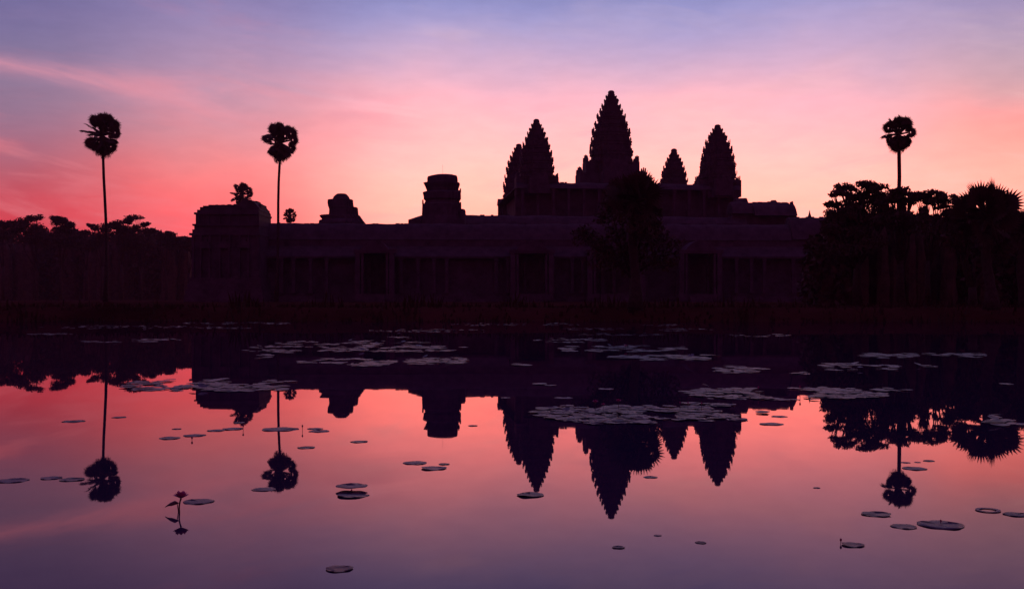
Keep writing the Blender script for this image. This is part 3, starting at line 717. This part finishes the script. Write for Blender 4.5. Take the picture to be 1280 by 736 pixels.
def wood(name, x0, x1, D0, D1, topf, n, label, seed, ls):
    rr = random.Random(seed); mb = MB()
    for k in range(n):
        D = rr.uniform(D0, D1); px = rr.uniform(x0, x1)
        zt_ = wz(topf(px)+rr.uniform(0, 8), D); c_ = Vector((wx(px, D), D, 0))
        for j in range(230):
            z = .6 + (zt_-.6)*rr.random()**.8; w_ = (8*D/F)*math.sqrt(max(0.05, 1-(z/zt_)**3))
            leaf(mb, c_ + Vector((rr.gauss(0, .8)*w_, rr.gauss(0, .8)*w_, z)), ls*rr.uniform(.6, 1.3), rr)
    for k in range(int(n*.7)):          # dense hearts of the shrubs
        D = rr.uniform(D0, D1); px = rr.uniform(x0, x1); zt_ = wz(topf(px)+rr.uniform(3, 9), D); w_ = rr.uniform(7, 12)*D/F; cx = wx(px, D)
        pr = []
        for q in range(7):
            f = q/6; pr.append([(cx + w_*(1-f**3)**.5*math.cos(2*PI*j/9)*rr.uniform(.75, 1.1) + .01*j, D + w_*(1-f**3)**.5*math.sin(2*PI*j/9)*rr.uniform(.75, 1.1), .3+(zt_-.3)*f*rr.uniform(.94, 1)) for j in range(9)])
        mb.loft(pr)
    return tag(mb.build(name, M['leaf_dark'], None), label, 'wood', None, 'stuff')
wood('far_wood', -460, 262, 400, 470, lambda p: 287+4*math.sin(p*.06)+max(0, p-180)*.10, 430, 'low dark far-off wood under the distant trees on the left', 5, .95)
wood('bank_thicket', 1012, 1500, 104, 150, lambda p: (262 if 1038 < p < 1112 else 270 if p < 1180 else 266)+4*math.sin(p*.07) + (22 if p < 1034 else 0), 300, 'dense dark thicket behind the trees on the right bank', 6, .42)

# grass along the far bank and low brush on it
rr = random.Random(99); gm = MB()
for k in range(5200):
    x = rr.uniform(-60, 60)
    y = 73.0 + rr.random()**2*13 - .07*x*(x > 0) - .02*x*(x < 0)
    if pond_sd(x, y) < -1.0: continue
    z = max(-.05, ground_z(x, y)-.03); h_ = rr.uniform(.2, .75)*(.55 + 1.5*max(0, noise.noise((x*.22, y*.15, 4))*2)); a = rr.uniform(0, PI)
    d = Vector((math.cos(a), math.sin(a), 0))*rr.uniform(.05, .12); t_ = Vector((rr.uniform(-.3, .3), rr.uniform(-.3, .3), 1))*h_
    p = Vector((x, y, z)); gm.add([p-d, p+d, p+t_*.6+d*.6, p+t_, p+t_*.6-d*.6], [(0, 1, 2, 3, 4)])
tag(gm.build('bank_grass', M['grass']), 'dark tufted grass along the far edge of the pond', 'grass', None, 'stuff')

# ------------------------------------------------------------------ water lilies
def pad_mesh(seed, n=26, curl=.06, notch=.22, m='pad', fold=0.0, bottom=True):
    rr = random.Random(seed); mb = MB(); outer = []; mid = []
    ph = rr.uniform(0, 6)
    for k in range(n):
        a = notch + (2*PI-2*notch)*k/(n-1)
        r_ = 1 + .035*math.sin(3*a+ph) + .02*math.sin(7*a+ph*2)
        z = curl*(.5+.5*math.sin(2*a+ph)) + .015*math.sin(5*a+ph)
        zf = fold*max(0, math.cos(a-ph))**2
        outer.append((r_*math.cos(a)*(1-.35*zf), r_*math.sin(a)*(1-.35*zf), z+zf)); mid.append((.62*math.cos(a), .62*math.sin(a), z*.2+.012))
    vs = [(.06, 0, .004)] + mid + outer
    fs = [(0, 1+k, 2+k) for k in range(n-1)] + [(1+k, 1+n+k, 2+n+k, 2+k) for k in range(n-1)]
    nb = len(vs)
    if bottom:
        vs += [(x, y, z-.004) for x, y, z in outer]
        fs += [(1+n+k, nb+k, nb+k+1, 2+n+k) for k in range(n-1)] + [tuple(nb+k for k in range(n-1, -1, -1))]
    me = bpy.data.meshes.new('lily_pad'); me.from_pydata(vs, [], fs); me.materials.append(M[m])
    for p in me.polygons: p.use_smooth = True
    return me
PADS = [pad_mesh(k, curl=.008+.01*(k % 3)) for k in range(5)]
FOLD = [pad_mesh(40+k, curl=.03, fold=.06) for k in range(2)]
DRY = [pad_mesh(50+k, curl=.04, m='pad_dry') for k in range(2)]
zc_ = [0]
def place_pad(px, py, hw, label, group, me, rz=None, tilt=0.0, z=None, sy=1.0):
    D = wD(py); zc_[0] += 1
    o = bpy.data.objects.new('lily_pad', me); COL.objects.link(o)
    o.location = (wx(px, D), D, z if z is not None else .0015 + .0003*(zc_[0] % 9))
    r_ = hw*D/F; o.scale = (r_, r_*sy, r_)
    o.rotation_euler = (tilt, 0, rz if rz is not None else rnd.uniform(0, 6.28))
    tag(o, label, 'lily pad', group); return o
FG = 'single lily pads on open water'
fore = [
 (92, 526.5, 14, 'lone narrow lily pad on red water left of the far left palm reflection', 0),
 (149, 521.5, 9, 'small lone lily pad on red water just right of the far left palm reflection', 0),
 (212, 547.5, 13, 'lily pad at the left front of the loose row below the corner pavilion reflection', 0),
 (243, 544.2, 14, 'middle lily pad of the loose row, with a dark bud beside it', 0),
 (221, 536, 6, 'tiny lily pad behind the loose row below the corner pavilion reflection', 0),
 (270, 538, 11, 'lily pad overlapping its right neighbour at the right of the loose row', 0),
 (291, 536, 13, 'lily pad at the right end of the loose row, against a red bud', 0),
 (299, 528.3, 7, 'small lily pad touching the tip of the reflected pavilion palm', 0),
 (350, 536.5, 23, 'broad lavender lily pad crossed by the thin reflected trunk of the middle palm', 0),
 (394, 535.8, 10, 'shorter rear pad of an overlapping pair beside a red bud', 0),
 (399, 538.8, 13, 'longer front pad of an overlapping pair beside a red bud', 0),
 (449, 552, 11, 'lone lily pad on orange water below the small pavilion reflection', 0),
 (383, 559.3, 11, 'lone lily pad right of the middle palm reflected crown, upper', 0),
 (519, 578.5, 15, 'left pad of the cluster of three below the ruined tower reflection', 0),
 (542, 585.2, 16, 'notched front pad of the cluster of three below the ruined tower reflection', 1),
 (555, 580, 7, 'smallest pad of the cluster of three below the ruined tower reflection', 0),
 (439, 611.5, 20, 'rear pad of a stacked pair in open water, raised on a short stalk', 0),
 (441, 619, 20, 'front pad of a stacked pair in open water, tilted slightly', 0),
 (330, 611.5, 15, 'lily pad under the left side of the middle palm reflected crown', 0),
 (248, 626.8, 19, 'smooth oval lily pad right behind the pink lotus flower', 0),
 (16, 600.5, 19, 'lily pad touching the left edge of the picture', 0),
 (64, 597.3, 13, 'left pad of a touching pair beside the reflected crown of the far left palm', 0),
 (90, 599.2, 15, 'right pad of a touching pair beside the reflected crown of the far left palm', 0),
 (663, 618.5, 17, 'lily pad with a curled leaf on it, at the tip of the reflected left tower', 1),
 (424, 711, 17, 'half browned lily pad nearest the viewer, on blue water', 2),
 (773, 684, 8, 'small dark pad below the tip of the reflected central tower', 0),
 (822, 669, 5, 'tiny pad, farther of the little ones right of the reflected central tower tip', 0),
 (876, 678, 7, 'small reddish brown pad on blue water below the reflected right tower', 2),
 (1021, 609.5, 4.5, 'tiny lone pad on pink water between right tower and right palm reflections', 0),
 (1095, 642.5, 18, 'ragged lily pad with one torn, raised side below the reflected right palm', 1),
 (1130, 658, 16, 'smooth oval pad between the ragged pad and the largest pad', 0),
 (1176, 656, 28, 'largest lily pad in the foreground, a bud standing on it', 0),
 (1235, 637.8, 15, 'lily pad with a dark rim and bright wet middle near the right edge', 3),
 (1270, 643, 15, 'lily pad cut by the right edge of the picture, beside a wet-centred one', 0),
 (1066, 681, 14, 'narrow curled pad with a dark bud at its left end, lower right water', 1),
 (1132, 578, 6, 'leftmost of three thin pads right of the reflected palm trunk', 0),
 (1147, 577.6, 4, 'middle and smallest of three thin pads right of the reflected palm trunk', 0),
 (1161, 575.8, 7, 'rightmost of three thin pads right of the reflected palm trunk', 0),
 (1143, 585.5, 15, 'long thin pad below three small ones by the reflected palm trunk', 0),
 (964, 530, 15, 'flat pad at the right tip of the wide mat, on orange water', 0),
 (974, 520.5, 10, 'dark pad pointing out of the right end of the wide mat', 0),
 (1254, 525, 15, 'rear pad of the pair at the right edge, in the dark reflection', 0),
 (1272, 529.5, 14, 'front pad of the pair at the right edge, in the dark reflection', 0),
 (591, 532, 6, 'small lone pad between the reflected ruined tower and left tower', 0),
 (813, 596.2, 9, 'thin sliver of a pad below the reflected bushy palm', 0),
 (632, 497, 6, 'tiny pad left of the wide mat in the dark reflection', 0),
 (704, 497.3, 12, 'bright lone pad just behind the left part of the wide mat', 0),
 (757, 486, 10, 'bright thin lone pad in dark water behind the wide mat', 0),
]
ringpad = MB()
for k in range(28):
    pass
def ring_mesh():
    n = 28; vs = []; fs = []
    for k in range(n):
        a = 2*PI*k/n
        for r_, z in ((1.0, 0), (1.0, .03), (.66, .022), (.66, 0)): vs.append((r_*math.cos(a), r_*math.sin(a), z))
    for k in range(n):
        j = (k+1) % n
        for q in range(4): fs.append((k*4+q, j*4+q, j*4+(q+1) % 4, k*4+(q+1) % 4))
    me = bpy.data.meshes.new('lily_pad'); me.from_pydata(vs, [], fs); me.materials.append(M['pad']); return me
RINGM = ring_mesh()
for i, (px, py, hw, lab, kd) in enumerate(fore):
    me = {0: PADS[i % 5], 1: FOLD[i % 2], 2: DRY[i % 2], 3: RINGM}[kd]
    place_pad(px, py, hw, lab, FG, me, tilt=R(-3) if 'tilted' in lab else 0, z=.03 if 'raised on' in lab else None)

# mats: (x0, x1, row0, row1, pads, name key)
MATS = {
 'wide': ('lily pad packed among many in the wide mat below the central tower', 'pads of the wide mat below the central tower'),
 'right': ('lily pad packed among many in the mat left of the right bank reflection', 'pads of the right-hand mat'),
 'left': ('lily pad packed among many in the mat over the corner pavilion reflection', 'pads of the left-hand mat'),
}
mats = [
 (668, 955, 503, 530, 190, 'wide'), (700, 900, 508, 527, 60, 'wide'), (665, 760, 507, 520, 40, 'wide'), (700, 780, 520, 528, 25, 'wide'), (850, 965, 514, 526, 40, 'wide'),
 (858, 1112, 484.5, 500, 150, 'right'), (855, 960, 485, 494, 50, 'right'), (1000, 1110, 489, 498, 30, 'right'),
 (150, 258, 475, 489, 60, 'left'), (240, 365, 473, 490, 110, 'left'), (190, 300, 480, 488, 35, 'left'),
 (345, 540, 426, 432, 150, ''), (300, 440, 432, 441, 130, ''), (430, 582, 431, 440, 220, ''), (375, 492, 448, 458.5, 150, ''), (508, 582, 447, 456, 110, ''),
 (668, 764, 423, 428.5, 90, ''), (695, 858, 432, 440, 230, ''), (760, 912, 443.5, 451, 230, ''),
 (50, 232, 406.5, 411, 110, ''), (28, 95, 416.5, 419, 30, ''), (105, 152, 425.5, 428.5, 25, ''), (165, 226, 423.5, 428, 45, ''), (228, 370, 402.8, 405.5, 80, ''), (232, 320, 408.5, 411, 40, ''),
 (464, 605, 411.5, 415.5, 80, ''), (482, 520, 420.5, 422.5, 14, ''), (560, 672, 403.8, 407.5, 60, ''), (676, 726, 403.8, 406.5, 24, ''), (700, 780, 409.5, 412.5, 40, ''), (722, 832, 416.5, 420, 60, ''),
 (802, 850, 405, 407.5, 26, ''), (822, 890, 410.5, 414, 50, ''), (840, 862, 434, 437.5, 10, ''), (905, 988, 417.5, 421, 36, ''), (888, 958, 457.5, 466.5, 42, ''), (985, 1018, 465.5, 468, 6, ''),
 (1052, 1112, 441.5, 445, 36, ''), (1078, 1252, 441.5, 450, 120, ''), (1018, 1132, 453.5, 464, 46, ''), (1140, 1172, 456.5, 460.5, 8, ''), (626, 660, 455, 459.5, 10, ''), (580, 632, 467, 473, 8, ''),
 (664, 690, 479.5, 482.5, 5, ''), (1090, 1140, 485, 489, 12, ''), (1255, 1282, 479.5, 482, 4, ''), (1240, 1284, 523, 532, 9, ''), (895, 905, 462, 465, 4, ''), (300, 340, 441, 448, 12, ''),
]
cand = []
for mi, (x0, x1, y0, y1, n, key) in enumerate(mats):
    k = 0; tries = 0; cxm, cym = (x0+x1)/2, (y0+y1)/2
    while k < n and tries < n*12:
        tries += 1
        px, py = rnd.uniform(x0, x1), rnd.uniform(y0, y1)
        u, v = (px-cxm)/(x1-x0)*2, (py-cym)/(y1-y0)*2
        if abs(u)**2.2 + abs(v)**2.0 > 1.0 + .7*noise.noise((px*.05, py*.25, mi)): continue
        D = wD(py); X = wx(px, D)
        if noise.noise((X*1.3, D*.75, mi*3.7)) < -.03: continue
        r_ = rnd.uniform(.07, .145)*(1.0 if key else 1.1)
        cand.append((r_*r_/D**3, X, D, r_, key)); k += 1
cand.sort(reverse=True)
budget = 298 - len(fore)
named = [c for c in cand if c[4]][:budget]
ids = set(id(c) for c in named)
for i, (_, X, D, r_, key) in enumerate(named):
    me = PADS[i % 5] if rnd.random() < .8 else (FOLD[i % 2] if rnd.random() < .5 else DRY[i % 2])
    o = bpy.data.objects.new('lily_pad', me); COL.objects.link(o)
    o.location = (X, D, .004 + rnd.random()*.014); o.scale = (r_, r_*rnd.uniform(.85, 1), r_)
    o.rotation_euler = (rnd.gauss(0, .018), rnd.gauss(0, .018), rnd.uniform(0, 6.28))
    tag(o, MATS[key][0], 'lily pad', MATS[key][1])
sm = MB()
for c in cand:
    if id(c) in ids: continue
    _, X, D, r_, key = c
    n = 9; ph = rnd.uniform(0, 6.28); tx, ty = rnd.gauss(0, .015), rnd.gauss(0, .02); z0 = .005+rnd.random()*.015; cu = rnd.uniform(.0, .03)
    stand = rnd.random() < .022
    if stand: tx, ty = rnd.uniform(-.35, .35), rnd.uniform(-.35, .35); z0 += .06; r_ *= .7
    vs = [(X, D, z0)]
    for k in range(n):
        a = ph + .25 + (2*PI-.5)*k/(n-1); x_, y_ = r_*math.cos(a), r_*math.sin(a)
        vs.append((X+x_, D+y_, z0 + x_*tx + y_*ty + cu*r_*math.sin(2*a+ph)))
    sm.add(vs, [(0, 1+k, 2+k) for k in range(n-1)])
tag(sm.build('lily_pads', M['pad'], None, smooth=True), 'thin far streaks of countless small lily pads across the dark water', 'lily pads', None, 'stuff')

# flowers and buds
def lotus(px, py, hpx, wpx, label, open_=1.0, seed=1, bend=0.0, group=None, name='lotus_flower'):
    D = wD(py); s_ = D/F; H_ = hpx*s_; W = wpx*s_; rr = random.Random(seed)
    o = empty(name, (wx(px, D), D, 0), label, 'flower', group)
    st = MB(); top = Vector((bend*H_, 0, H_))
    sp = [Vector((bend*H_*f*f - .5*bend*H_*math.sin(PI*f), 0, -.03*(f == 0) + H_*f)) for f in [q/7 for q in range(8)]]; sp[-1] = top
    st.tube(sp, [.085*W]*7 + [.11*W], 7)
    st.build('stem', M['stem'], o, smooth=True)
    layers = ((9, .95, .50), (7, .70, .78), (5, .45, .95)) if open_ > .5 else ((5, .25, 1.0), (4, .16, 1.1))
    for li, (n, out, up) in enumerate(layers):
        for k in range(n):
            a = 2*PI*(k+.5*(li % 2))/n + rr.uniform(-.1, .1); L = W*rr.uniform(.92, 1.05)
            d = Vector((math.cos(a), math.sin(a), 0)); t_ = Vector((-math.sin(a), math.cos(a), 0))
            mb = MB(); rows = []
            for q in range(6):
                f = q/5; wd = L*.26*math.sin(PI*min(1, .12+f*.88))**.8*(1 if f < 1 else .02)
                rad = L*out*(f**.8)*(1.0 if open_ > .5 else math.sin(PI*min(1, f*.96+.04))*1.0); zz = L*up*.85*f**1.1
                c_ = top + d*rad + Vector((0, 0, zz))
                rows.append([c_ - t_*wd + Vector((0, 0, wd*.35)), c_ - d*wd*.25, c_ + t_*wd + Vector((0, 0, wd*.35))])
            vs = [p for r_ in rows for p in r_]
            fs = [(q*3+j, q*3+j+1, q*3+j+4, q*3+j+3) for q in range(5) for j in range(2)]
            mb.add(vs, fs); mb.build('petal', M['petal'], o, smooth=True)
    return o
lotus(224.5, 640.5, 18, 11.5, 'open pink lotus flower standing on a thin curved stem above the water', 1.0, 4, bend=.10)
# folded young leaf beside the flower
D_ = wD(640.0); s_ = D_/F
fl = empty('folded_leaf', (wx(221, D_), D_+.02, 0), 'dark rolled lotus leaf sticking out left of the pink flower stem', 'leaf')
mb = MB(); mb.tube([(.008, 0, -.02), (.0, 0, 7*s_), (-.004, 0, 10.5*s_)], .0035, 6); mb.build('stem', M['stem'], fl)
mb = MB(); mb.tube([(2*s_, 0, 11*s_), (-3*s_, 0, 11.5*s_), (-8*s_, 0, 9.6*s_), (-12*s_, 0, 8.2*s_), (-16*s_, 0, 5.8*s_)], [.001, 2.6*s_, 2.3*s_, 1.1*s_, .3*s_], 8); mb.build('blade', M['pad_dry'], fl, smooth=True)
lotus(304, 537.5, 4, 3.6, 'closed red bud at the right end of the loose row of pads', 0.0, 5, name='lotus_bud')
lotus(378, 538.5, 4.5, 3.6, 'closed red bud standing alone between the broad pad and a pair of pads', 0.0, 6, name='lotus_bud')
lotus(240, 550, 1.2, 4.0, 'low dark bud lying in front of the middle pad of the loose row', 0.0, 7, name='lotus_bud')
lotus(1176, 654.5, 2.0, 4.2, 'small bud on the largest foreground lily pad', 0.0, 8, name='lotus_bud')
lotus(1051, 679, 2.5, 5.0, 'dark bud at the left end of the narrow curled pad', 0.0, 9, name='lotus_bud')
lotus(439.5, 615, 1.2, 3.4, 'short bud between the stacked pair of pads', 0.0, 14, name='lotus_bud')
for i, (px, py, h_, w_, lab) in enumerate([
  (744, 514, 11, 4.5, 'left red lotus standing in the wide mat'), (754, 515, 9, 3, 'slim bud right beside the left red lotus of the wide mat'),
  (773, 512, 10, 4.5, 'middle red lotus standing in the wide mat'), (850, 513, 9, 3, 'thin bud at the right half of the wide mat'),
  (860, 512.5, 8, 3.2, 'second thin bud at the right half of the wide mat, next to the first'), (877, 514, 9, 3.2, 'rightmost thin bud of the wide mat'),
  (948, 493.5, 8, 3.4, 'left bud standing in the right-hand mat'), (1000, 494, 9, 4, 'right bud standing in the right-hand mat'), (782, 437, 4, 3, 'far small red lotus in the streak behind the wide mat')]):
    lotus(px, py, h_, w_, lab, 1.0 if 'lotus' in lab else 0.0, 20+i, name='lotus_flower' if 'lotus' in lab else 'lotus_bud', group='flowers standing in the mats')
